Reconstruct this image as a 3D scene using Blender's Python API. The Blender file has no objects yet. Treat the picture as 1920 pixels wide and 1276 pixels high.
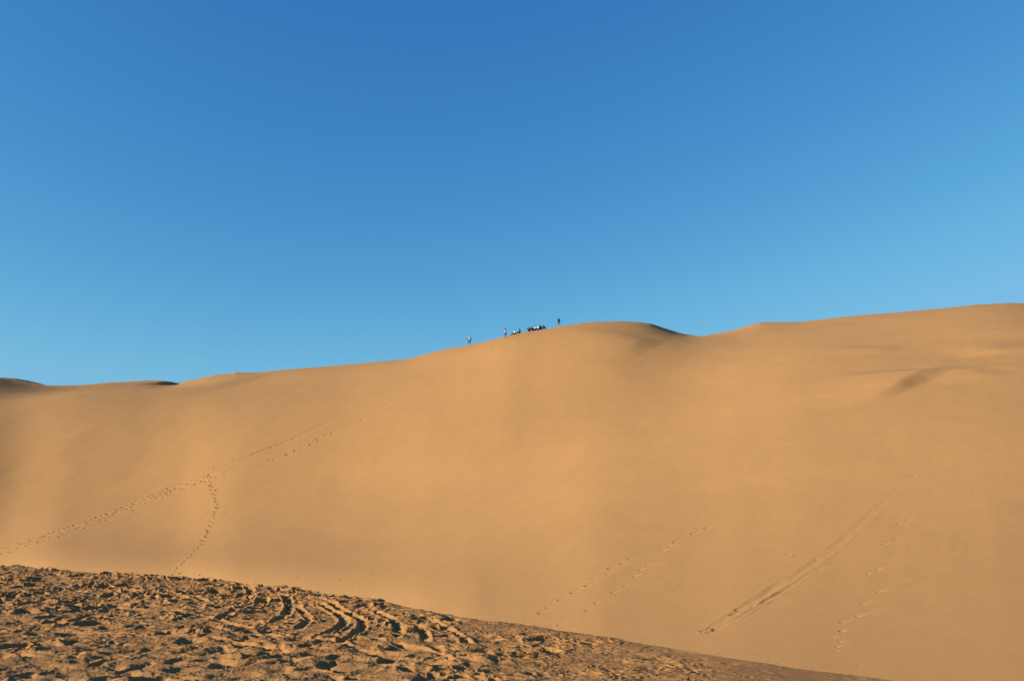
import bpy, bmesh, math
import numpy as np
from mathutils import Vector, Matrix

R = math.radians
sc = bpy.context.scene
col = sc.collection
rng = np.random.default_rng(7)

# ------------------------------------------------------------------ camera
F = 1567.0                       # focal length in photo pixels
CAMZ = 4.2
PITCH = math.atan((985 - 638) / F)
cam = bpy.data.cameras.new("camera")
cam.sensor_width = 36.0
cam.lens = F * 36 / 1920
cam.clip_start = 0.1
cam.clip_end = 20000
cam_o = bpy.data.objects.new("camera", cam)
cam_o.location = (0, 0, CAMZ)
cam_o.rotation_euler = (math.pi / 2 + PITCH, 0, 0)
col.objects.link(cam_o)
sc.camera = cam_o

def ray(px, py):
    """photo pixel -> azimuth (rad, right +), tan(elevation)"""
    u, v = px - 960.0, 638.0 - py
    fy = F * math.cos(PITCH) - v * math.sin(PITCH)
    fz = F * math.sin(PITCH) + v * math.cos(PITCH)
    h = math.hypot(u, fy)
    return math.atan2(u, fy), fz / h

# ------------------------------------------------------------------ light
SUN_AZ, SUN_EL = R(-110), R(15)          # azimuth from the view direction, left is negative
sd = Vector((math.sin(SUN_AZ) * math.cos(SUN_EL), math.cos(SUN_AZ) * math.cos(SUN_EL), math.sin(SUN_EL)))
L = bpy.data.lights.new("sun", 'SUN')
L.energy = 5.0
L.angle = R(0.5)
L.color = (1.0, 0.90, 0.72)
lo = bpy.data.objects.new("sun", L)
lo.rotation_euler = sd.to_track_quat('Z', 'Y').to_euler()
lo.location = (-60, -30, 60)
col.objects.link(lo)

w = bpy.data.worlds.new("World")
sc.world = w
w.use_nodes = True
nt = w.node_tree
bg = nt.nodes['Background']
sky = nt.nodes.new('ShaderNodeTexSky')
sky.sky_type = 'NISHITA'
sky.sun_disc = False
sky.sun_elevation = SUN_EL
sky.sun_rotation = SUN_AZ % (2 * math.pi)
sky.altitude = 300
sky.air_density = 1.0
sky.dust_density = 0.0
sky.ozone_density = 3.0
SKY_S = 0.07
def vmath(op, a, b):
    n = nt.nodes.new('ShaderNodeVectorMath'); n.operation = op
    nt.links.new(a, n.inputs[0]); n.inputs[1].default_value = b
    return n.outputs[0]
# a clear desert sky is deeper blue than the model's: a mild per-channel gamma on its radiance
E2 = 2 * SKY_S                    # radiance as it is seen at exposure 1
pw = nt.nodes.new('ShaderNodeVectorMath'); pw.operation = 'POWER'
nt.links.new(vmath('MULTIPLY', sky.outputs[0], (E2,) * 3), pw.inputs[0])
pw.inputs[1].default_value = (1.52, 1.05, 0.60)
sx = nt.nodes.new('ShaderNodeSeparateXYZ'); cx = nt.nodes.new('ShaderNodeCombineXYZ')
nt.links.new(pw.outputs[0], sx.inputs[0])
for k, (gain, top) in enumerate(((1.56, .200), (1.23, .475), (.950, .750))):      # soft ceiling towards the horizon
    m1 = nt.nodes.new('ShaderNodeMath'); m1.operation = 'MULTIPLY'; m1.inputs[1].default_value = gain
    m2 = nt.nodes.new('ShaderNodeMath'); m2.operation = 'SMOOTH_MIN'; m2.inputs[1].default_value = top; m2.inputs[2].default_value = .30 * top
    nt.links.new(sx.outputs[k], m1.inputs[0]); nt.links.new(m1.outputs[0], m2.inputs[0]); nt.links.new(m2.outputs[0], cx.inputs[k])
nt.links.new(vmath('DIVIDE', cx.outputs[0], (E2,) * 3), bg.inputs['Color'])
bg.inputs['Strength'].default_value = SKY_S

sc.view_settings.view_transform = 'Standard'
sc.view_settings.look = 'None'
sc.view_settings.exposure = 1.07
sc.view_settings.gamma = 1.0
sc.cycles.max_bounces = 4
sc.cycles.diffuse_bounces = 1

# ------------------------------------------------------------------ noise
def _hash(ix, iy, seed):
    h = (ix.astype(np.int64) * 374761393 + iy.astype(np.int64) * 668265263 + seed * 1442695041) & 0xFFFFFFFF
    h = ((h ^ (h >> 13)) * 1274126177) & 0xFFFFFFFF
    h = (h ^ (h >> 16)) & 0xFFFFFFFF
    h = (h * 2246822519) & 0xFFFFFFFF
    return ((h ^ (h >> 15)) & 0xFFFFFF) / float(0x1000000)

def gnoise(x, y, seed=0):
    ix, iy = np.floor(x), np.floor(y)
    fx, fy = x - ix, y - iy
    ux = fx * fx * fx * (fx * (fx * 6 - 15) + 10)
    uy = fy * fy * fy * (fy * (fy * 6 - 15) + 10)
    def g(dx, dy):
        a = _hash(ix + dx, iy + dy, seed) * 2 * math.pi
        return np.cos(a) * (fx - dx) + np.sin(a) * (fy - dy)
    a, b, c, d = g(0, 0), g(1, 0), g(0, 1), g(1, 1)
    return (a + (b - a) * ux + (c - a) * uy + (a - b - c + d) * ux * uy) * 1.4

def fbm(x, y, octv=4, seed=0, gain=.5):
    s, a, t = 0, 1, 0
    for k in range(octv):
        s = s + a * gnoise(x * 2 ** k + 17.3 * k, y * 2 ** k - 9.1 * k, seed + k)
        t += a
        a *= gain
    return s / t

def worley(x, y, seed=0):
    """distance to nearest feature point, and that point's random value"""
    ix, iy = np.floor(x), np.floor(y)
    best = np.full(x.shape, 9.0)
    val = np.zeros(x.shape)
    bx = np.zeros(x.shape); by = np.zeros(x.shape)
    for dx in (-1, 0, 1):
        for dy in (-1, 0, 1):
            cx, cy = ix + dx, iy + dy
            px = cx + _hash(cx, cy, seed)
            py = cy + _hash(cx, cy, seed + 1)
            d = np.hypot(x - px, y - py)
            m = d < best
            best = np.where(m, d, best)
            val = np.where(m, _hash(cx, cy, seed + 2), val)
            bx = np.where(m, x - px, bx); by = np.where(m, y - py, by)
    return best, val, bx, by

def sstep(a, b, x):
    t = np.clip((x - a) / (b - a), 0, 1)
    return t * t * (3 - 2 * t)

# ------------------------------------------------------------------ dune outline
SKY = [(-400, 700), (-150, 697), (0, 709), (25, 714), (60, 719.5), (88, 722), (110, 722.3), (150, 721.5), (200, 717), (240, 715), (270, 714), (295, 716),
       (318, 720.5), (330, 720), (350, 714), (400, 703), (437, 698.8), (441, 697), (447, 698), (480, 698),
       (540, 692), (640, 684), (700, 678.5), (768, 672), (800, 663), (830, 655), (860, 650), (880, 646),
       (905, 641), (947, 630), (990, 620.5), (1020, 617), (1048, 611.5), (1090, 605), (1120, 603), (1160, 601.7),
       (1200, 603.2), (1218, 606.0), (1240, 616), (1265, 625.5), (1290, 631.5), (1312, 630.2), (1322, 628.5),
       (1375, 619), (1410, 608), (1425, 604), (1440, 603.5), (1500, 603), (1560, 596), (1620, 590), (1700, 583.5),
       (1760, 578), (1830, 571), (1890, 567.5), (1920, 568.5), (2100, 580)]
FOOT = [(-400, 1056), (-150, 1058), (0, 1062), (100, 1069), (200, 1074), (330, 1081), (430, 1093), (520, 1102), (640, 1116),
        (720, 1129), (800, 1146), (880, 1161), (960, 1171), (1040, 1182), (1120, 1196), (1200, 1206), (1300, 1221),
        (1400, 1239), (1500, 1254), (1600, 1267), (1660, 1276), (1920, 1318), (2100, 1345)]
RC = [(-400, 178), (-150, 180), (0, 184), (150, 189), (300, 194), (450, 192), (640, 183), (760, 173), (800, 169.5), (860, 164.5), (950, 157), (1050, 156),
      (1160, 158), (1220, 160), (1312, 163), (1430, 165), (1600, 160), (1900, 150), (2100, 150)]
# second skyline behind the crest (px, py, metres behind the crest)
BACK = [(-150, 690, 30), (0, 707, 12), (30, 709, 18), (50, 712.3, 26), (70, 717, 34), (88, 722.0, 40), (120, 728, 30), (1150, 610, 25), (1200, 604.5, 18), (1222, 607, 18),
        (1250, 616, 20), (1280, 625, 24), (1310, 629.7, 30), (1330, 634, 30), (1500, 620, 30)]

azs = np.array([ray(*p)[0] for p in SKY]); tel = np.array([ray(*p)[1] for p in SKY])
azf = np.array([ray(*p)[0] for p in FOOT])
rf = np.array([-CAMZ / ray(*p)[1] for p in FOOT])
azr = np.array([ray(p[0], 640)[0] for p in RC]); rrc = np.array([p[1] for p in RC])
azb = np.array([ray(p[0], p[1])[0] for p in BACK]); telb = np.array([ray(p[0], p[1])[1] for p in BACK]); drb = np.array([p[2] for p in BACK])

_tab = np.linspace(-1.6, 1.6, 12001)
def smooth_tab(t, s):
    n = max(1, int(s / (_tab[1] - _tab[0])))
    k = np.hanning(2 * n + 3); k /= k.sum()
    return np.convolve(np.pad(t, n + 1, mode='edge'), k, mode='valid')
def px_w(p):
    return p / F
T_EL = smooth_tab(np.interp(_tab, azs, tel), px_w(4))
T_ES = smooth_tab(np.interp(_tab, azs, tel), px_w(190))       # broad form of the dune, without the kinks of its crest
T_EM = smooth_tab(np.interp(_tab, azs, tel), px_w(45))
T_RF = np.exp(smooth_tab(np.interp(_tab, azf, np.log(rf)), px_w(40)))
T_RC = smooth_tab(np.interp(_tab, azr, rrc), px_w(50))
T_EL, T_ES, T_EM = [np.where(np.abs(_tab) > .62, q * np.clip(1 - (np.abs(_tab) - .62) / .8, 0, 1), q) for q in (T_EL, T_ES, T_EM)]
T_BL = np.interp(_tab, azb, telb)
T_DB = smooth_tab(np.interp(_tab, azb, drb), px_w(6))
# the left-hand and right-hand columns whose back slope shows above the crest
T_BM = np.interp(_tab, [azb[0] - .1, azb[0], azb[5], azb[6], azb[7], azb[8], azb[12], azb[13]], [0, 1, 1, 0, 0, 1, 1, 0])

def tab(T, az):
    return np.interp(az, _tab, T)

# broad hollows and swells of the flank: a coarse B-spline sheet over azimuth (in photo-pixel steps) and height up the flank
FIT_U0, FIT_DU, FIT_NT = -250.0, 130.0, 9
FIT_C = np.array([[0.76, 0.84, 0.82, 0.54, 0.05, -0.39, -0.37, -0.05, 0.17], [-1.19, -0.44, 0.21, 0.43, 0.16, -0.3, -0.83, -1.1, -0.83], [-3.72, -2.37, -1.16, -0.24, 0.19, 0.35, -0.55, -1.95, -1.88], [-6.36, -4.96, -3.74, -1.86, 0.15, 1.84, 2.07, -0.2, -2.21], [-8.29, -6.36, -4.56, -2.03, 0.82, 2.9, 2.31, -0.25, -2.05], [-9.29, -7.03, -4.92, -2.46, 0.41, 2.3, 1.3, -0.75, -1.44], [-9.21, -7.38, -5.8, -4.32, -1.84, 0.62, 0.66, -0.0, -0.53], [-8.12, -6.8, -5.88, -4.83, -2.82, -0.59, 0.43, 0.29, 0.19], [-6.22, -5.75, -5.93, -5.57, -4.23, -2.14, -0.29, 0.25, 0.82], [-3.77, -4.11, -5.1, -5.8, -5.6, -4.02, -1.8, 0.3, 1.3], [-1.47, -2.24, -3.52, -4.92, -5.56, -4.58, -1.84, 0.57, 1.36], [0.2, -0.82, -2.07, -3.3, -3.97, -3.4, -0.17, 0.89, 0.92], [1.33, 0.55, -0.4, -1.32, -1.67, -0.87, 0.23, 0.31, 0.33], [1.84, 1.3, 0.57, -0.06, 0.0, 0.53, 0.22, -0.05, -0.07], [1.79, 1.36, 0.67, 0.27, 0.32, 0.33, 0.26, -0.01, -0.2], [1.28, 0.99, 0.55, 0.3, 0.08, -0.22, 0.05, 0.07, -0.17], [0.57, 0.43, 0.29, 0.14, -0.09, -0.34, 0.09, 0.08, -0.12], [0.04, 0.03, 0.1, 0.24, 0.24, 0.18, 0.28, 0.02, -0.11], [-0.29, -0.15, 0.08, 0.49, 0.83, 0.62, 0.27, -0.02, -0.1]])
def _b3(x):
    x = np.abs(x)
    return np.where(x < 1, 2 / 3 - x * x + x ** 3 / 2, np.where(x < 2, (2 - x) ** 3 / 6, 0))
def fit_z(az, t):
    if FIT_C is None: return 0.0
    u = (np.tan(az) * 1530 + 960 - FIT_U0) / FIT_DU
    v = t * (FIT_NT - 1)
    win = sstep(0, .42, t) * sstep(1, .75, t) * sstep(1.1, .75, np.abs(az))
    iu, iv = np.floor(u).astype(int), np.floor(v).astype(int)
    out = np.zeros(np.shape(az))
    nu = FIT_C.shape[0]
    for a in (-1, 0, 1, 2):
        bu = _b3(u - iu - a)
        ia = iu + a
        ok = (ia >= 0) & (ia < nu)
        for b in (-1, 0, 1, 2):
            ib = iv + b
            okb = ok & (ib >= 0) & (ib < FIT_NT)
            out = out + np.where(okb, FIT_C[np.clip(ia, 0, nu - 1), np.clip(ib, 0, FIT_NT - 1)] * bu * _b3(v - ib), 0)
    return out * win
FEATS = []       # filled below: local bumps and slip faces on the dune

def dune_z(x, y, feats=True):
    az = np.arctan2(x, y)
    r = np.hypot(x, y)
    r0 = tab(T_RF, az); rc = tab(T_RC, az); el = tab(T_EL, az)
    zc = CAMZ + rc * el
    t = (r - r0) / (rc - r0)
    tt = np.clip(t, -.2, 1)
    # concave toe, long straight flank, slightly rounded crest
    tp = np.clip(tt, 0, 1)
    mean = zc / (rc - r0)
    s1 = np.clip(el / mean + 0.10, .3, .98)         # slope left at the crest, in units of the mean slope
    k = 1.0 / 0.10
    s0 = .50 + .20 * sstep(.05, -.35, az)
    # slope(t): s0 -> plateau -> s1; plateau chosen so the integral is 1
    ta, tb = .22, .80
    p = (1 - s0 * ta / 2 - s1 * (1 - tb) / 2) / (ta / 2 + (tb - ta) + (1 - tb) / 2)
    a = np.clip(tp, 0, ta)
    z = s0 * a + (p - s0) * a * a / (2 * ta)
    b = np.clip(tp - ta, 0, tb - ta)
    z = z + p * b
    c = np.clip(tp - tb, 0, 1 - tb)
    z = z + p * c + (s1 - p) * c * c / (2 * (1 - tb))
    es, em = tab(T_ES, az), tab(T_EM, az)
    wm, wl = sstep(.72, 1.0, tp), sstep(.92, 1.0, tp)
    z = z * (CAMZ + rc * (es + (em - es) * wm + (el - em) * wl))
    z = z + fit_z(az, tp)
    # under the plain in front of the toe
    z = np.where(tt < 0, tt * (rc - r0) * .06, z)
    # behind the crest
    q = np.clip(r - rc, 0, None)
    back = zc - .32 * q * sstep(0, 6, q) - .02 * q
    db = tab(T_DB, az); zb = CAMZ + (rc + db) * tab(T_BL, az); bm = tab(T_BM, az)
    u = q / np.maximum(db, 1)
    up = np.where(u < 1, zc + (zb - zc) * u, zb - .35 * (q - db))
    back = np.where(bm > .5, up, back * (1 - bm) + np.maximum(back, up) * bm)
    z = np.where(q > 0, np.maximum(back, -2.0), z)
    if feats:
        for f in FEATS:
            z = z + f(x, y)
        z = z + .10 * fbm(x / 9, y / 9, 3, 31) * sstep(0.02, .2, t) * sstep(1.02, .93, t)
        z = z + .012 * fbm((x * .86 - y * .5) / 1.3, (x * .5 + y * .86) / 14, 3, 47) * sstep(0.0, .1, t)   # faint slump streaks down the flank
        z = z + .013 * fbm(x / 1.7, y / 1.7, 3, 37) * sstep(-.01, .05, t)
    return z

def hit(px, py, feats=False):
    az, te = ray(px, py)
    r0, rc = float(tab(T_RF, az)), float(tab(T_RC, az))
    rr = np.linspace(r0 - 1, rc + 40, 6000)
    x, y = rr * math.sin(az), rr * math.cos(az)
    z = dune_z(x, y, feats)
    over = np.nonzero(z >= CAMZ + rr * te)[0]
    k = over[0] if len(over) else int(np.argmax((z - CAMZ) / rr))
    return Vector((x[k], y[k], z[k]))

def ground_hit(px, py):
    az, te = ray(px, py)
    r = -CAMZ / te
    return Vector((r * math.sin(az), r * math.cos(az), 0))

# ---- local dune relief
def bump(px, py, h, sx, sy, ang=0, p2=None):
    c = hit(px, py)
    ca, sa = math.cos(R(ang)), math.sin(R(ang))
    def f(x, y):
        dx, dy = x - c.x, y - c.y
        u, v = dx * ca + dy * sa, -dx * sa + dy * ca
        return h * np.exp(-(u / sx) ** 2 - (v / sy) ** 2)
    FEATS.append(f)

def slip(px, py, h, lu, ld, wv, ang=0):
    """gentle rise over lu metres ending in a steep drop over ld metres; ang = direction of the drop"""
    c = hit(px, py)
    ca, sa = math.cos(R(ang)), math.sin(R(ang))
    def f(x, y):
        dx, dy = x - c.x, y - c.y
        u, v = dx * ca + dy * sa, -dx * sa + dy * ca
        u = u + .25 * v * v / wv
        up = sstep(-lu, 0, u) * sstep(ld, 0, u)
        return h * up * np.exp(-(v / wv) ** 2)
    FEATS.append(f)

def slipline(p1, p2, h, lu, ld, pk=.7):
    """a low ridge between two points of the flank: gentle on its left side, steep on its right side"""
    a, b = hit(*p1), hit(*p2)
    L_ = math.hypot(b.x - a.x, b.y - a.y)
    dx, dy = (b.x - a.x) / L_, (b.y - a.y) / L_
    def f(x, y):
        v = (x - a.x) * dx + (y - a.y) * dy
        u = (x - a.x) * dy - (y - a.y) * dx
        u = u + .8 * gnoise(v / 9, u * 0 + .5, 91) + .25 * gnoise(v / 2.5, u / 3, 92)
        t = v / L_
        tp = sstep(-.15, pk, t) * sstep(1.25, pk, t)
        return h * tp * sstep(-lu, 0, u) * sstep(ld, 0, u)
    FEATS.append(f)

slip(312, 721, .75, 8, 1.4, 4, -20)
slipline((1130, 668), (1212, 637), .36, 18, 4.0)
slipline((1585, 762), (1744, 703), .72, 12, 2.0, .85)
slipline((1750, 702), (1940, 676), .16, 10, 2.6, .2)
slipline((1805, 668), (1945, 650), .34, 12, 2.4, .4)
slipline((1595, 668), (1665, 652), .24, 12, 2.6)
slipline((1770, 718), (1865, 697), .20, 12, 2.6)
slipline((1330, 722), (1442, 668), .14, 14, 2.6)
slipline((330, 740), (470, 705), .45, 16, 7.0)

# ------------------------------------------------------------------ footprints on the dune
PRINTS = []          # x, y, radius, depth, elongation angle
def trail(pts, stride=.62, rad=.15, depth=.07, side=.11, jit=.06, keep=1.0, copies=1, spread=0.0, long=1.0):
    P = [hit(*p) for p in pts]
    for c in range(copies):
        off = (rng.random() - .5) * 2 * spread if copies > 1 else 0
        s = rng.random() * stride
        k = 0
        for a, b in zip(P[:-1], P[1:]):
            d = Vector((b.x - a.x, b.y - a.y, 0)); n = d.length
            if n < 1e-6: continue
            d /= n; perp = Vector((-d.y, d.x, 0))
            while s < n:
                q = a + d * s + perp * ((side if k % 2 else -side) + off + .25 * spread * math.sin(k * .13 + c * 2)) \
                    + Vector(((rng.random() - .5) * 2 * jit, (rng.random() - .5) * 2 * jit, 0))
                if rng.random() < keep:
                    PRINTS.append((q.x, q.y, rad * (.75 + .5 * rng.random()), depth * (.6 + .7 * rng.random()), math.atan2(d.y, d.x), long))
                k += 1
                s += stride * (.85 + .3 * rng.random())
            s -= n

GROOVES = []         # polyline, half width, depth
def groove(pts, hw, depth, dune=True):
    P = [(hit(*p) if dune else ground_hit(*p)) for p in pts]
    # resample as a smooth curve
    Q = []
    n = len(P)
    for i in range(n - 1):
        p0, p1, p2, p3 = P[max(i - 1, 0)], P[i], P[i + 1], P[min(i + 2, n - 1)]
        for s in np.linspace(0, 1, 8, endpoint=False):
            Q.append(.5 * ((2 * p1) + (p2 - p0) * s + (2 * p0 - 5 * p1 + 4 * p2 - p3) * s ** 2 + (3 * p1 - p0 - 3 * p2 + p3) * s ** 3))
    Q.append(P[-1])
    return np.array([(q.x, q.y) for q in Q]), hw, depth

def poly_dist(x, y, Q):
    best = np.full(x.shape, 1e9); sgn = np.zeros(x.shape); along = np.zeros(x.shape)
    for i in range(len(Q) - 1):
        ax, ay = Q[i]; bx, by = Q[i + 1]
        dx, dy = bx - ax, by - ay
        n2 = dx * dx + dy * dy + 1e-12
        s = np.clip(((x - ax) * dx + (y - ay) * dy) / n2, 0, 1)
        ex, ey = x - ax - s * dx, y - ay - s * dy
        d = np.hypot(ex, ey)
        m = d < best
        best = np.where(m, d, best)
        sgn = np.where(m, np.sign(dx * ey - dy * ex), sgn)
        along = np.where(m, (i + s) / (len(Q) - 1), along)
    return best, sgn, along

trail([(-60, 1055), (0, 1035), (60, 1016), (120, 996), (200, 968), (270, 938), (330, 915), (395, 894)], copies=4, spread=1.5, keep=.7, jit=.22, rad=.16, depth=.10, long=1.2)
trail([(200, 968), (270, 935), (330, 911), (395, 893)], copies=2, spread=.6, keep=.8, long=1.5, depth=.09)
trail([(395, 884), (405, 877), (460, 857), (520, 833), (580, 807), (612, 792)], stride=.46, side=.05, jit=.10, rad=.16, depth=.08, long=1.6, keep=.9)
trail([(612, 792), (640, 778), (700, 745), (770, 710), (792, 701)], stride=.5, side=.04, jit=.1, rad=.14, depth=.045, long=1.7, keep=.8)
trail([(408, 894), (470, 878), (530, 853), (580, 832), (620, 812), (670, 790), (740, 762)], keep=.45, jit=.25, side=.2, rad=.18, depth=.12)
trail([(790, 726), (822, 712)], stride=.35, side=.03, long=1.5)
trail([(397, 884), (393, 893), (396, 905), (403, 920), (407, 940), (408, 955), (400, 975), (388, 1003), (372, 1028), (355, 1046), (338, 1060), (328, 1072), (336, 1081)], stride=.85, side=.10, jit=.16, rad=.18, depth=.17)
trail([(985, 1160), (1012, 1145), (1040, 1130), (1063, 1116), (1090, 1102), (1116, 1087), (1145, 1067), (1190, 1042)], stride=.85, side=.07, jit=.14, rad=.115, depth=.11, keep=.85)
trail([(1030, 1180), (1060, 1163), (1100, 1144), (1120, 1131), (1168, 1100), (1195, 1073), (1235, 1041), (1265, 1015), (1330, 985)], stride=.8, side=.06, rad=.11, keep=.55, long=1.3, depth=.09)
trail([(1300, 1193), (1330, 1180), (1360, 1160), (1400, 1138), (1440, 1115)], stride=.4, side=.25, jit=.25, rad=.09, keep=.65, long=1.5, depth=.10)
trail([(1440, 1110), (1500, 1085), (1530, 1060), (1600, 1000), (1640, 960)], stride=1.3, side=.4, jit=.4, rad=.08, keep=.35, depth=.04)
trail([(1563, 1185), (1590, 1160), (1600, 1147), (1625, 1122), (1642, 1097), (1632, 1075), (1660, 1020), (1700, 970)], stride=.7, side=.1, jit=.15, rad=.085, keep=.65, depth=.085)
trail([(1552, 1246), (1570, 1215), (1572, 1180)], stride=.5, side=.08, jit=.12, rad=.055, depth=.05, keep=.7)
trail([(1255, 845), (1330, 770), (1390, 702), (1440, 668)], stride=.8, side=.1, jit=.3, rad=.13, keep=.4, depth=.03)
trail([(1095, 952), (1130, 935), (1155, 900), (1182, 892)], stride=.8, jit=.3, keep=.4, rad=.09, depth=.035)
trail([(1190, 936), (1230, 934), (1275, 941)], stride=.7, jit=.4, keep=.5, rad=.08, depth=.03)
trail([(905, 668), (935, 652), (962, 640)], stride=.5, jit=.3, copies=2, spread=.6, rad=.2)
trail([(985, 628), (1010, 626), (1040, 620)], stride=.6, jit=.5, copies=2, spread=.8, rad=.2)
trail([(1410, 908), (1470, 875), (1540, 842)], stride=.8, jit=.2, keep=.4, long=1.8, rad=.09, depth=.035)
trail([(1590, 1010), (1660, 940), (1730, 880), (1800, 825), (1920, 750)], stride=.8, side=.2, jit=.3, keep=.25, rad=.08, depth=.03)
for q in [(375, 1010), (97, 1045), (127, 1055), (700, 1075), (560, 1080), (640, 1085), (665, 1098), (850, 1150), (1383, 745), (1340, 712)]:
    h_ = hit(*q)
    PRINTS.append((h_.x, h_.y, .14, .06, .4, 1.3))
# a few stray prints and crumbs that thin out from the trampled plain on to the toe of the dune
for k in range(260):
    a_ = rng.uniform(R(-33), R(31)); r_ = float(tab(T_RF, a_))
    d_ = abs(rng.normal()) * .028 * r_ * rng.random()
    PRINTS.append(((r_ + d_) * math.sin(a_), (r_ + d_) * math.cos(a_), r_ * .0012 * rng.uniform(.6, 1.6), r_ * .0006 * rng.uniform(.4, 1.2), rng.uniform(0, 3.1), 1.5))
GROOVES.append(groove([(1320, 1186), (1380, 1148), (1450, 1102), (1510, 1066), (1560, 1028), (1620, 975), (1680, 918), (1760, 850), (1900, 755)], .18, .030))
GROOVES.append(groove([(1370, 1165), (1440, 1124), (1490, 1094), (1530, 1062)], .09, .05))
GROOVES.append(groove([(1325, 1180), (1336, 1172)], .06, .035))
GROOVES.append(groove([(1333, 1184), (1345, 1173)], .06, .035))
TRACKS = [groove(q, hw, d, False) for q, hw, d in [
    ([(40, 1108), (200, 1110), (330, 1120), (425, 1140)], .17, .070),
    ([(90, 1178), (260, 1190), (420, 1205), (560, 1236)], .17, .065),
    ([(690, 1202), (800, 1224), (860, 1252)], .17, .065),
    ([(760, 1150), (840, 1180), (880, 1210)], .16, .065),
    ([(380, 1085), (437, 1092), (470, 1110), (466, 1132), (432, 1150), (395, 1165)], .20, 0.088),
    ([(450, 1094), (505, 1106), (541, 1130), (535, 1152), (505, 1170)], .20, 0.095),
    ([(540, 1125), (566, 1145), (578, 1162), (560, 1180)], .17, 0.082),
    ([(590, 1130), (630, 1148), (646, 1162), (640, 1176), (600, 1195)], .19, 0.095),
    ([(600, 1125), (650, 1148), (680, 1168), (670, 1190), (630, 1215)], .19, 0.095),
    ([(690, 1140), (725, 1158), (748, 1182), (735, 1205)], .19, 0.088),
    ([(780, 1175), (795, 1190), (800, 1210)], .17, 0.061),
    ([(480, 1188), (560, 1198), (640, 1215), (720, 1240)], .20, 0.061),
    ([(180, 1135), (300, 1145), (400, 1160), (480, 1186)], .20, 0.061),
]]

# ------------------------------------------------------------------ materials
def sand_mat(name, base, vary, rough=.95, bump_scale=40., bump_d=.02, big=.02):
    m = bpy.data.materials.new(name); m.use_nodes = True
    n = m.node_tree; b = n.nodes['Principled BSDF']
    b.inputs['Roughness'].default_value = rough
    b.inputs['Specular IOR Level'].default_value = .12
    tc = n.nodes.new('ShaderNodeTexCoord')
    n1 = n.nodes.new('ShaderNodeTexNoise'); n1.inputs['Scale'].default_value = big; n1.inputs['Detail'].default_value = 5
    n2 = n.nodes.new('ShaderNodeTexNoise'); n2.inputs['Scale'].default_value = 3.0; n2.inputs['Detail'].default_value = 8
    n2.inputs['Roughness'].default_value = .7
    n3 = n.nodes.new('ShaderNodeTexNoise'); n3.inputs['Scale'].default_value = bump_scale; n3.inputs['Detail'].default_value = 6
    for k in (n1, n2, n3): n.links.new(tc.outputs['Object'], k.inputs['Vector'])
    r1 = n.nodes.new('ShaderNodeValToRGB')
    r1.color_ramp.elements[0].position = .3; r1.color_ramp.elements[1].position = .7
    r1.color_ramp.elements[0].color = (*[c * (1 - v) for c, v in zip(base, vary)], 1)
    r1.color_ramp.elements[1].color = (*[c * (1 + v) for c, v in zip(base, vary)], 1)
    n.links.new(n1.outputs['Fac'], r1.inputs['Fac'])
    r2 = n.nodes.new('ShaderNodeValToRGB')
    r2.color_ramp.elements[0].position = .25; r2.color_ramp.elements[1].position = .75
    r2.color_ramp.elements[0].color = (.93, .92, .90, 1); r2.color_ramp.elements[1].color = (1.05, 1.05, 1.06, 1)
    n.links.new(n2.outputs['Fac'], r2.inputs['Fac'])
    mx = n.nodes.new('ShaderNodeMix'); mx.data_type = 'RGBA'; mx.blend_type = 'MULTIPLY'; mx.inputs[0].default_value = 1
    n.links.new(r1.outputs['Color'], mx.inputs[6]); n.links.new(r2.outputs['Color'], mx.inputs[7])
    n.links.new(mx.outputs[2], b.inputs['Base Color'])
    bp = n.nodes.new('ShaderNodeBump'); bp.inputs['Strength'].default_value = .5; bp.inputs['Distance'].default_value = bump_d
    n.links.new(n3.outputs['Fac'], bp.inputs['Height'])
    n.links.new(bp.outputs[0], b.inputs['Normal'])
    return m

M_DUNE = sand_mat('dune_sand', (.326, .1695, .0618), (.05, .05, .05))
M_GROUND = sand_mat('trampled_sand', (.266, .1285, .0445), (.08, .09, .10), bump_scale=25, bump_d=.03, big=.15)

def grid_mesh(name, X, Y, Z, mat, wrap=False):
    nr, nc = X.shape
    me = bpy.data.meshes.new(name)
    co = np.stack([X, Y, Z], -1).reshape(-1, 3).astype(np.float32)
    idx = np.arange(nr * nc, dtype=np.int32).reshape(nr, nc)
    if wrap:
        idx = np.concatenate([idx, idx[:, :1]], 1)
    q = np.stack([idx[:-1, :-1], idx[:-1, 1:], idx[1:, 1:], idx[1:, :-1]], -1).reshape(-1, 4)
    nf = len(q)
    me.vertices.add(len(co)); me.vertices.foreach_set('co', co.ravel())
    me.loops.add(nf * 4); me.loops.foreach_set('vertex_index', q.ravel().astype(np.int32))
    me.polygons.add(nf)
    me.polygons.foreach_set('loop_start', np.arange(0, nf * 4, 4, dtype=np.int32))
    me.update(calc_edges=True)
    me.polygons.foreach_set('use_smooth', np.ones(nf, dtype=bool))
    me.materials.append(mat)
    o = bpy.data.objects.new(name, me)
    col.objects.link(o)
    o['kind'] = 'structure'
    return o

FINE = R(34.5)
az_f = np.arange(-FINE, FINE, R(.048))

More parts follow.
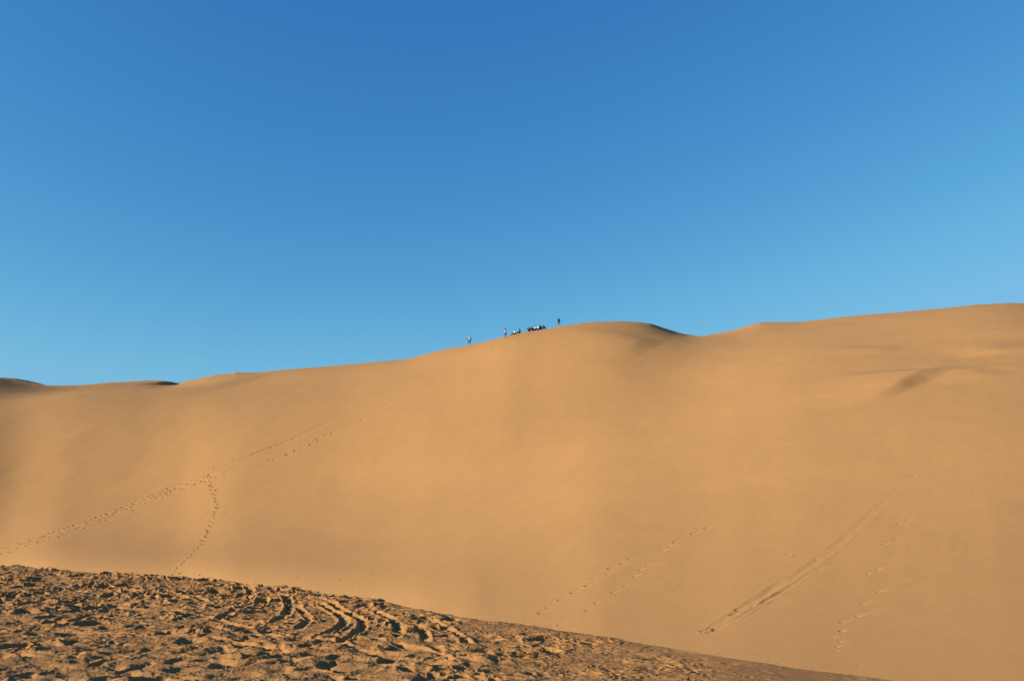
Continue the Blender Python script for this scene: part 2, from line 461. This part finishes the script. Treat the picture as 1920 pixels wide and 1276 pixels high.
# ---- the dune
az_d = np.concatenate([np.linspace(R(-85), -FINE, 60, endpoint=False), az_f, np.linspace(FINE, R(85), 60)])
u1 = np.linspace(0, 1, 1300)
r0 = tab(T_RF, az_d); rc = tab(T_RC, az_d)
a0 = r0 - 2.0
rows = a0[None, :] * (rc / a0)[None, :] ** u1[:, None]
q = np.concatenate([np.linspace(.15, 45, 150), np.linspace(48, 400, 30)])
rows = np.concatenate([rows, rc[None, :] + q[:, None]], 0)
X = rows * np.sin(az_d)[None, :]; Y = rows * np.cos(az_d)[None, :]
Z = dune_z(X, Y)
lr = np.log(rows)
def local(xc, yc, rad):
    a, r = math.atan2(xc, yc), math.hypot(xc, yc)
    da = rad / r
    c0, c1 = np.searchsorted(az_d, [a - da, a + da])
    if c1 <= c0: return None
    cm = min((c0 + c1) // 2, rows.shape[1] - 1)
    # rows of neighbouring columns differ slightly: take a generous band
    lo_, hi_ = r - rad, r + rad
    k0 = min(np.searchsorted(rows[:, c0], lo_), np.searchsorted(rows[:, min(c1, rows.shape[1] - 1)], lo_))
    k1 = max(np.searchsorted(rows[:, c0], hi_), np.searchsorted(rows[:, min(c1, rows.shape[1] - 1)], hi_))
    if k1 <= k0: return None
    return slice(k0, k1), slice(c0, c1)
for (px, py, rad, dep, ang, lng) in PRINTS:
    s = local(px, py, rad * max(1, lng) * 5.5)
    if s is None: continue
    dx, dy = X[s] - px, Y[s] - py
    # print shape turned to the sun so it shades dark: a short steep wall, then a floor that runs out gently
    hx, hy = -sd.x / math.hypot(sd.x, sd.y), -sd.y / math.hypot(sd.x, sd.y)
    wv_, qv = (dx * hx + dy * hy) / rad, (-dx * hy + dy * hx) / (rad * .8)
    qv = qv + .35 * math.sin(ang * 7) * wv_
    Z[s] += -1.05 * dep * sstep(-1.25, -.55, wv_) * np.exp(-np.clip(wv_ + .5, 0, None) / (2.3 * lng)) * np.exp(-qv ** 2)
    Z[s] += .12 * dep * np.exp(-((wv_ + 1.7) / .5) ** 2 - qv ** 2)
for Q, hw, dep in GROOVES:
    m0 = (X > Q[:, 0].min() - 3) & (X < Q[:, 0].max() + 3) & (Y > Q[:, 1].min() - 3) & (Y < Q[:, 1].max() + 3)
    ii = np.nonzero(m0)
    xs, ys = X[ii], Y[ii]
    d, sg, al = poly_dist(xs, ys, Q)
    ends = sstep(0, .10, al) * sstep(1, .25, al)
    rough = np.clip(.7 + 1.2 * fbm(xs / 1.1, ys / 1.1, 3, 55), 0, 1.4)
    Z[ii] += ends * rough * dep * (-np.exp(-(d / hw) ** 2) + .6 * np.exp(-((d - 1.9 * hw) / (.6 * hw)) ** 2))
dune = grid_mesh('sand_dune', X, Y, Z, M_DUNE)

# ---- the trampled plain in front
az_g = np.concatenate([az_f, np.linspace(FINE, 2 * math.pi - FINE, 140, endpoint=False)])
azw = np.where(az_g > math.pi, az_g - 2 * math.pi, az_g)
u2 = np.linspace(0, 1, 900)
ra = np.full(az_g.shape, 20.0)
rb = tab(T_RF, np.clip(azw, -1.5, 1.5)) + 5.0
rb = np.maximum(rb, 23)
inner = np.concatenate([np.linspace(.4, 19.6, 24)])
rows = np.concatenate([np.broadcast_to(inner[:, None], (24, len(az_g))),
                       ra[None, :] * (rb / ra)[None, :] ** u2[:, None],
                       rb[None, :] * (4000 / rb)[None, :] ** np.linspace(.02, 1, 60)[:, None]], 0)
X = rows * np.sin(az_g)[None, :]; Y = rows * np.cos(az_g)[None, :]
r0w = tab(T_RF, np.clip(azw, -1.5, 1.5))[None, :]

def ground_z(X, Y, r0w):
    r = np.hypot(X, Y)
    s = r0w - r                       # metres in front of the toe
    # domain warp for irregular lumps
    wx = X + .35 * gnoise(X / 1.1, Y / 1.1, 3); wy = Y + .35 * gnoise(X / 1.1, Y / 1.1, 4)
    Z = .16 * fbm(X / 7, Y / 7, 2, 11)
    amp = .25 + .75 * sstep(-.25, .35, fbm(X / 3.1, Y / 3.1, 2, 61))
    # old footfalls: shallow bowls with soft pushed-up rims, two generations of them
    d, v, bx, by = worley(wx / .48, wy / .42, 21)
    rad = (.30 + .20 * v) * (1 - .3 * sstep(-.04, .12, np.arctan2(X, Y)))
    Z = Z + .064 * (-np.exp(-(d / rad) ** 3) + .7 * np.exp(-((d - rad * 1.4) / .20) ** 2)) * (.3 + .7 * v) * amp
    d2, v2, _, _ = worley(wx / 1.5 + 7, wy / 1.5, 41)
    Z = Z + .13 * (-np.exp(-(d2 / .30) ** 3) + .6 * np.exp(-((d2 - .42) / .15) ** 2)) * (v2 > .4) * amp * (1 - .8 * sstep(-.04, .12, np.arctan2(X, Y)))
    # churned sand between them: rounded hummocks with crisp crests
    n = fbm(wx / .64, wy / .38, 3, 71, .5)
    Z = Z + .046 * (1 - 2.4 * np.sqrt(n * n + .004)) * (.35 + .65 * amp)
    n = fbm(wx / .34, wy / .22, 3, 75, .5)
    Z = Z + .034 * (1 - 2.4 * np.abs(n)) * sstep(-.3, .3, fbm(X / 1.9, Y / 1.9, 2, 78))
    near = sstep(40, 27, np.hypot(X, Y)) * sstep(.10, -.15, np.arctan2(X, Y))
    b_ = fbm(wx / 1.5, wy / 1.2, 2, 66)
    Z = Z * (1 - .45 * near) + near * .15 * (1 - 2.2 * np.sqrt(b_ * b_ + .012))
    Z = Z + .014 * fbm(X / .10, Y / .10, 2, 81)
    return Z, s
Z = np.zeros_like(X)
fr = slice(20, 24 + 900 + 2)
fc = slice(0, len(az_f))
z1, s1 = ground_z(X[fr, fc], Y[fr, fc], r0w[:, fc])
# how churned: full over the plain, dying out where it meets the dune, smoother to the far right
xw, yw = X[fr, fc], Y[fr, fc]
edge = (.8 + .02 * np.hypot(xw, yw)) * fbm(xw / 2.2, yw / 2.2, 3, 91)
kk = sstep(-1.2, 2.2, s1 + edge * 1.6)
right = 1 - .62 * sstep(-.05, .30, np.arctan2(xw, yw))
rw = np.hypot(xw, yw)
band = 1.45 + .85 * sstep(42, 54, rw) * sstep(-.05, -.2, np.arctan2(xw, yw))
z1 = z1 * (.12 + .88 * kk) * right * band
for Q, hw, dep in TRACKS:
    m0 = (xw > Q[:, 0].min() - 2) & (xw < Q[:, 0].max() + 2) & (yw > Q[:, 1].min() - 2) & (yw < Q[:, 1].max() + 2)
    ii = np.nonzero(m0)
    d, sg, al = poly_dist(xw[ii], yw[ii], Q)
    ends = sstep(0, .08, al) * sstep(1, .92, al)
    w_ = np.exp(-(d / (hw * 1.9)) ** 4) * ends
    dd = d + .08 * fbm(xw[ii] / .5, yw[ii] / .5, 3, 15)
    prof = 1.2 * dep * (-np.exp(-(dd / hw) ** 4) + .6 * np.exp(-((dd - 1.55 * hw) / (.45 * hw)) ** 2))
    z1[ii] = z1[ii] * (1 - .25 * w_) + prof * ends * np.clip(.75 + 1.3 * fbm(xw[ii] / .9, yw[ii] / .9, 2, 5), .1, 1.2)
z1 = z1 - .25 * sstep(-1.2, -4.5, s1)          # dive under the dune
Z[fr, fc] = z1
far = rows > (rb[None, :] + .01)
Z[far] = -.6
ground = grid_mesh('ground', X, Y, Z, M_GROUND, wrap=True)

# ------------------------------------------------------------------ people
def plain(name, c, rough=.85, var=.12):
    m = bpy.data.materials.new(name); m.use_nodes = True
    n = m.node_tree; b = n.nodes['Principled BSDF']
    b.inputs['Roughness'].default_value = rough
    b.inputs['Specular IOR Level'].default_value = .2
    tc = n.nodes.new('ShaderNodeTexCoord'); no = n.nodes.new('ShaderNodeTexNoise'); no.inputs['Scale'].default_value = 14
    n.links.new(tc.outputs['Object'], no.inputs['Vector'])
    r = n.nodes.new('ShaderNodeValToRGB')
    r.color_ramp.elements[0].color = (*[x * (1 - var) for x in c], 1)
    r.color_ramp.elements[1].color = (*[min(1, x * (1 + var)) for x in c], 1)
    n.links.new(no.outputs['Fac'], r.inputs['Fac']); n.links.new(r.outputs['Color'], b.inputs['Base Color'])
    return m
SKIN = plain('skin', (.42, .25, .17), .6, .05)
SKIN_TAN = plain('tanned_skin', (.11, .058, .038), .6, .05)
HAIR = plain('dark_hair', (.016, .012, .010), .6, .3)
WHITE = plain('white_cotton', (.50, .49, .48), .9, .04)
GREY = plain('grey_cotton', (.20, .22, .25), .9)
NAVY = plain('navy_cloth', (.020, .023, .040), .9)
BLACK = plain('black_cloth', (.014, .014, .016), .9)
MAROON = plain('dark_maroon_cloth', (.045, .020, .022), .9)
BROWN = plain('brown_cloth', (.055, .030, .026), .9)
SHOE = plain('dark_shoe', (.03, .028, .028), .7)
PALE = plain('pale_shoe', (.55, .52, .48), .7)
EYE = plain('eye_dark', (.02, .015, .012), .3)

def skin_mesh(name, chains, mat, parent, sub=1):
    """chains: list of lists of (point, radius); points shared inside one chain list tuple-wise are welded"""
    me = bpy.data.meshes.new('tmp')
    verts, edges, rad, roots, idx = [], [], [], [], {}
    for ch in chains:
        prev = None
        for p, r in ch:
            key = (round(p[0], 4), round(p[1], 4), round(p[2], 4))
            if key not in idx:
                idx[key] = len(verts); verts.append(p); rad.append(r)
            i = idx[key]
            if prev is not None and prev != i:
                edges.append((prev, i))
            prev = i
    me.from_pydata(verts, edges, [])
    o = bpy.data.objects.new('tmp', me)
    col.objects.link(o)
    sk = o.modifiers.new('s', 'SKIN'); sk.use_smooth_shade = True
    lay = me.skin_vertices[0].data if me.skin_vertices else None
    if lay is None:
        bm = bmesh.new(); bm.from_mesh(me); bm.verts.layers.skin.verify(); bm.to_mesh(me); bm.free()
        lay = me.skin_vertices[0].data
    # one root per island
    adj = {i: set() for i in range(len(verts))}
    for a, b in edges: adj[a].add(b); adj[b].add(a)
    seen = set()
    for i in range(len(verts)):
        lay[i].radius = (rad[i], rad[i]); lay[i].use_root = False
        if i not in seen:
            lay[i].use_root = True
            st = [i]
            while st:
                k = st.pop()
                if k in seen: continue
                seen.add(k); st += adj[k]
    ss = o.modifiers.new('d', 'SUBSURF'); ss.levels = sub; ss.render_levels = sub
    dg = bpy.context.evaluated_depsgraph_get()
    out = bpy.data.meshes.new_from_object(o.evaluated_get(dg))
    bpy.data.objects.remove(o)
    out.name = name
    out.materials.clear(); out.materials.append(mat)
    for p in out.polygons: p.use_smooth = True
    r = bpy.data.objects.new(name, out)
    col.objects.link(r)
    r.parent = parent
    return r

def V(*a): return Vector(a)
def limb(root, d1, l1, d2, l2):
    a = root + Vector(d1).normalized() * l1
    return a, a + Vector(d2).normalized() * l2

def person(label, px, py, rz, pose, wear, back=0.25, scale=1.0, long_hair=False, skin=SKIN_TAN):
    """figure built facing its local -Y; feet or seat at z = 0"""
    h = hit(px, py, True)
    az = math.atan2(h.x, h.y)
    rr = math.hypot(h.x, h.y) - back
    x, y = rr * math.sin(az), rr * math.cos(az)
    z = float(dune_z(np.array([x]), np.array([y]))[0])
    root = bpy.data.objects.new('person', None)
    root.empty_display_size = .3
    root.location = (x, y, z - .02)
    tip = 0.0
    if not pose.get('stand'):                      # a sitter leans with the slope under the legs
        fx, fy = math.sin(R(rz)), -math.cos(R(rz))
        zz = dune_z(np.array([x, x + .7 * fx]), np.array([y, y + .7 * fy]))
        tip = max(-.5, min(.3, math.atan2(float(zz[1] - zz[0]), .7)))
    root.rotation_euler = (-tip, 0, R(rz))
    root.scale = (scale * 1.1,) * 3
    col.objects.link(root)
    root['label'] = label; root['category'] = 'person'; root['group'] = 'people on the dune crest'
    P = pose
    pel, lean = P['pelvis'], Vector(P.get('lean', (0, 0, 1))).normalized()
    side = Vector(P.get('side', (1, 0, 0))).normalized()
    waist = pel + lean * .14
    chest = pel + lean * .33
    neck0 = pel + lean * .47
    neck = pel + lean * .505
    hd = Vector(P.get('head', lean)).normalized()
    fwd = Vector(P.get('face', (0, -1, 0))).normalized()
    chin = neck + hd * .05 + fwd * .02
    mid = neck + hd * .13 + fwd * .015
    top = neck + hd * .205 + fwd * .005
    body = [[(pel, .10), (waist, .095), (chest, .11), (neck0, .068), (neck, .056), (chin, .074), (mid, .092), (top, .078)]]
    arms, legs = [], []
    for s, k in ((1, 'ra'), (-1, 'la')):
        sh = pel + lean * .44 + side * (.175 * s)
        d1, d2 = P[k]
        el, wr = limb(sh, d1, .29, d2, .25)
        hdv = Vector(d2).normalized()
        palm = wr + hdv * .07
        body.append([(chest, .11), (sh, .052), (el, .044), (wr, .029), (palm, .036)])
        # five fingers rooted in the palm, slightly curled
        cr = hdv.cross(fwd)
        if cr.length < .1: cr = hdv.cross(Vector((0, 0, 1)))
        cr.normalize(); curl = hdv.cross(cr)
        for q, (o_, ln) in enumerate(((-.030, .070), (-.010, .082), (.010, .078), (.028, .062))):
            b = palm + cr * o_ + hdv * .01
            m_ = b + hdv * ln * .6
            e = m_ + (hdv + curl * .6).normalized() * ln * .45
            body.append([(b, .010), (m_, .009), (e, .007)])
        tb = palm - hdv * .03 - cr * .025
        body.append([(tb, .012), (tb - cr * .03 + hdv * .03, .010), (tb - cr * .035 + hdv * .055, .008)])
        arms.append((sh, el, wr))
    for s, k in ((1, 'rl'), (-1, 'll')):
        hp = pel + side * (.095 * s) - lean * .04
        d1, d2 = P[k]
        kn, an = limb(hp, d1, .43, d2, .41)
        ft = Vector(P.get('toe', fwd))
        toe = an + ft.normalized() * .15 + Vector((0, 0, -.045)) if P.get('stand') else an + ft.normalized() * .14
        heel = an + Vector((0, 0, -.04)) if P.get('stand') else an
        body.append([(pel, .10), (hp, .080), (kn, .055), (an, .040), (toe, .032)])
        legs.append((hp, kn, an, toe, heel))
    # nose and ears
    body.append([(mid + fwd * .064 + hd * .012, .010), (mid + fwd * .086 - hd * .012, .014), (mid + fwd * .066 - hd * .018, .010)])
    sd_ = fwd.cross(hd).normalized()
    for s in (1, -1):
        body.append([(mid + sd_ * .074 * s + hd * .015, .014), (mid + sd_ * .077 * s - hd * .02, .011)])
    bo = skin_mesh('body', body, skin, root)
    # eyes and mouth
    for s in (1, -1):
        e = mid + fwd * .064 + sd_ * .032 * s + hd * .018
        skin_mesh('eye', [[(e, .009), (e + sd_ * .006, .009)]], EYE, root, 1)
    mo = mid + fwd * .058 - hd * .047
    skin_mesh('mouth', [[(mo - sd_ * .02, .006), (mo, .008), (mo + sd_ * .02, .006)]], MAROON, root, 1)
    # hair
    bk = -fwd
    hr = [[(mid + fwd * .045 + hd * .085, .040), (top + bk * .008 + hd * .008, .087), (mid + bk * .045 + hd * .03, .094), (neck + hd * .06 + bk * .06, .055)]]
    if long_hair:
        hr[0] += [(neck + bk * .085 - hd * .06, .060), (neck0 + bk * .15 - hd * .12, .045)]
    skin_mesh('hair', hr, HAIR, root)
    # clothing
    top_m, sleeve, sl_m, leg_m, leg_len, shoe_m = wear
    t = [[(pel - lean * .05, .145), (pel + lean * .03, .148), (waist, .145), (chest, .165), (neck0 - lean * .01, .088)]]
    for sh, el, wr in arms:
        a = [(chest, .165), (sh, .078)]
        if sleeve == 'long' and sl_m is None: a += [(el, .060), (wr, .044)]
        elif sleeve == 'short' or sl_m is not None: a += [(sh.lerp(el, .55), .066)]
        t.append(a)
    skin_mesh('shirt', t, top_m, root)
    if sl_m is not None:
        for sh, el, wr in arms:
            skin_mesh('sleeve', [[(sh.lerp(el, .12), .080), (el, .062), (wr, .045)]], sl_m, root)
    l = [[(pel + lean * .07, .138), (pel - lean * .03, .142)]]
    for hp, kn, an, toe, heel in legs:
        q = [(pel - lean * .03, .142), (hp, .112)]
        if leg_len == 'long': q += [(kn, .078), (an.lerp(kn, .06), .058)]
        else: q += [(hp.lerp(kn, .85), .088)]
        l.append(q)
    skin_mesh('trousers' if leg_len == 'long' else 'shorts', l, leg_m, root)
    for hp, kn, an, toe, heel in legs:
        skin_mesh('shoe', [[(heel, .048), (heel.lerp(toe, .55) , .046), (toe, .040)]], shoe_m, root)
    # set the figure down: its lowest parts press 2 cm into the sand
    M = Matrix.Translation(root.location) @ root.rotation_euler.to_matrix().to_4x4() @ Matrix.Diagonal((*root.scale, 1))
    gap = []
    for ch in [c for c in col.objects if c.parent == root]:
        co = np.empty(len(ch.data.vertices) * 3, dtype=np.float32); ch.data.vertices.foreach_get('co', co)
        wv = co.reshape(-1, 3) @ np.array(M.to_3x3()).T + np.array(M.translation)
        gap.append(float(np.min(wv[:, 2] - dune_z(wv[:, 0], wv[:, 1]))))
    root.location.z -= min(gap) + (.04 if pose.get('stand') else .06)
    return root

def stand(**k):
    p = dict(pelvis=V(0, 0, .93), stand=True, ra=((.25, 0, -1), (.15, -.15, -1)), la=((-.25, 0, -1), (-.15, -.15, -1)),
             rl=((.08, -.05, -1), (.05, .06, -1)), ll=((-.08, -.05, -1), (-.05, .06, -1)))
    p.update(k); return p
def sit(**k):
    """seated on the sand, legs stretched to local -Y"""
    p = dict(pelvis=V(0, 0, .15), lean=(0, .22, 1), head=(0, -.1, 1), ra=((.3, -.25, -.8), (0, -.8, -.35)), la=((-.3, -.25, -.8), (0, -.8, -.35)),
             rl=((.12, -1, .42), (.02, -1, -.55)), ll=((-.12, -1, .30), (-.02, -1, -.42)), toe=(0, -.3, 1))
    p.update(k); return p
def hug(**k):
    p = sit(rl=((.12, -.6, .85), (.02, -.35, -1)), ll=((-.12, -.6, .85), (-.02, -.35, -1)), toe=(0, -1, -.1),
            ra=((.15, -.7, -.5), (-.5, -.9, .1)), la=((-.15, -.7, -.5), (.5, -.9, .1)), lean=(0, -.05, 1))
    p.update(k); return p

person('person in a white top with dark sleeves standing alone lowest on the crest', 880.3, 646, 10,
       stand(ra=((.22, 0, -1), (.1, -.1, -1)), la=((-.55, 0, -1), (-.35, -.1, -1))), (WHITE, 'long', NAVY, NAVY, 'long', PALE), back=.3)
person('person in a grey top and black shorts striding downhill with one arm raised', 948, 634.5, -62,
       stand(lean=(0, -.18, 1), ra=((.3, -.9, -.1), (.1, -.5, .9)), la=((-.2, .5, -1), (-.1, .1, -1)),
             rl=((.08, -.75, -1), (.05, .12, -1)), ll=((-.08, .45, -1), (-.05, .95, -.75)), pelvis=V(0, 0, .86)),
       (GREY, 'short', None, BLACK, 'short', SHOE), back=0, scale=1.06)
person('seated person in a white top with dark trousers, lower one of the pair', 966, 626.2, -72,
       sit(), (WHITE, 'short', None, BLACK, 'long', SHOE), back=.5)
person('seated person all in black, legs stretched downhill, upper one of the pair', 975.2, 624, -72,
       sit(), (BLACK, 'long', None, BLACK, 'long', SHOE), back=.5)
person('seated person in a dark maroon top with elbows spread, lowest of the six', 992.6, 621, -5,
       hug(ra=((1, -.25, -.35), (-.2, -.9, -.5)), la=((-1, -.25, -.35), (.2, -.9, -.5)), pelvis=V(0, 0, .22)), (MAROON, 'long', None, BLACK, 'long', SHOE), back=.5)
person('hunched seated person in navy squeezed between the maroon top and a white top', 999.6, 619.6, -50,
       hug(lean=(0, -.3, 1)), (NAVY, 'long', None, NAVY, 'long', PALE), back=.5)
person('seated person in a white top with bare arms and maroon trousers, middle of the six', 1003.6, 619.2, -25,
       hug(pelvis=V(0, 0, .2), lean=(0, .08, 1)), (WHITE, 'short', None, MAROON, 'long', SHOE), back=.4)
person('seated person in a white top with black trousers leaning back beside the long haired person', 1009.6, 617.7, -68,
       sit(rl=((.12, -.9, .7), (.02, -.7, -.9)), ll=((-.12, -.9, .55), (-.02, -.8, -.75))), (WHITE, 'short', None, BLACK, 'long', SHOE), back=.4)
person('seated person in black with long dark hair and knees drawn up, tallest of the six', 1015.2, 617.3, -40,
       hug(pelvis=V(0, 0, .27)), (BLACK, 'long', None, BLACK, 'long', SHOE), back=.4, long_hair=True, scale=1.08)
person('seated person in a dark navy jacket leaning forward, uppermost of the six', 1023, 616, -95,
       hug(lean=(0, -.5, 1), pelvis=V(0, 0, .2)), (NAVY, 'long', None, BROWN, 'long', SHOE), back=.3)
person('person in a black top and brown shorts standing alone above the seated people', 1047.8, 612, 12,
       stand(la=((-.18, 0, -1), (.1, -.3, -1)), ra=((.18, 0, -1), (-.1, -.3, -1)), rl=((.16, -.05, -1), (.02, .06, -1)), ll=((-.16, -.05, -1), (-.02, .06, -1))),
       (BLACK, 'short', None, BROWN, 'short', PALE), back=.2, skin=SKIN_TAN, scale=.93)

# ------------------------------------------------------------------ litter and stones on the sand
def scrap(name, label, cat, px, py, size, mat, on_ground=False, seed=0, flat=.35):
    g = np.random.default_rng(seed)
    bm = bmesh.new()
    bmesh.ops.create_icosphere(bm, subdivisions=2, radius=1)
    for v in bm.verts:
        n = .75 + .5 * g.random()
        v.co = Vector((v.co.x * size * n, v.co.y * size * .6 * n, v.co.z * size * flat * n))
    me = bpy.data.meshes.new(name); bm.to_mesh(me); bm.free()
    me.materials.append(mat)
    o = bpy.data.objects.new(name, me)
    p = ground_hit(px, py) if on_ground else hit(px, py, True)
    if on_ground: p.z = .05
    o.location = p + Vector((0, 0, size * flat * .4))
    o.rotation_euler = (0, 0, seed)
    col.objects.link(o)
    o['label'] = label; o['category'] = cat
PAPER = plain('crumpled_paper', (.46, .43, .38), .8, .05)
STONE = plain('pale_stone', (.34, .26, .17), .9, .1)
scrap('paper_scrap', 'tiny bright white scrap lying alone high on the smooth flank right of centre', 'litter', 1484, 1041, .05, PAPER, seed=1, flat=.8)
scrap('paper_scrap', 'small flat white scrap lying just above the edge of the trampled sand', 'litter', 700, 1119, .10, PAPER, seed=2, flat=.3)
scrap('bleached_stick', 'pale bleached stick lying on smooth sand right of the lone footprint trail', 'stick', 374, 1077, .26, STONE, seed=3, flat=.12)
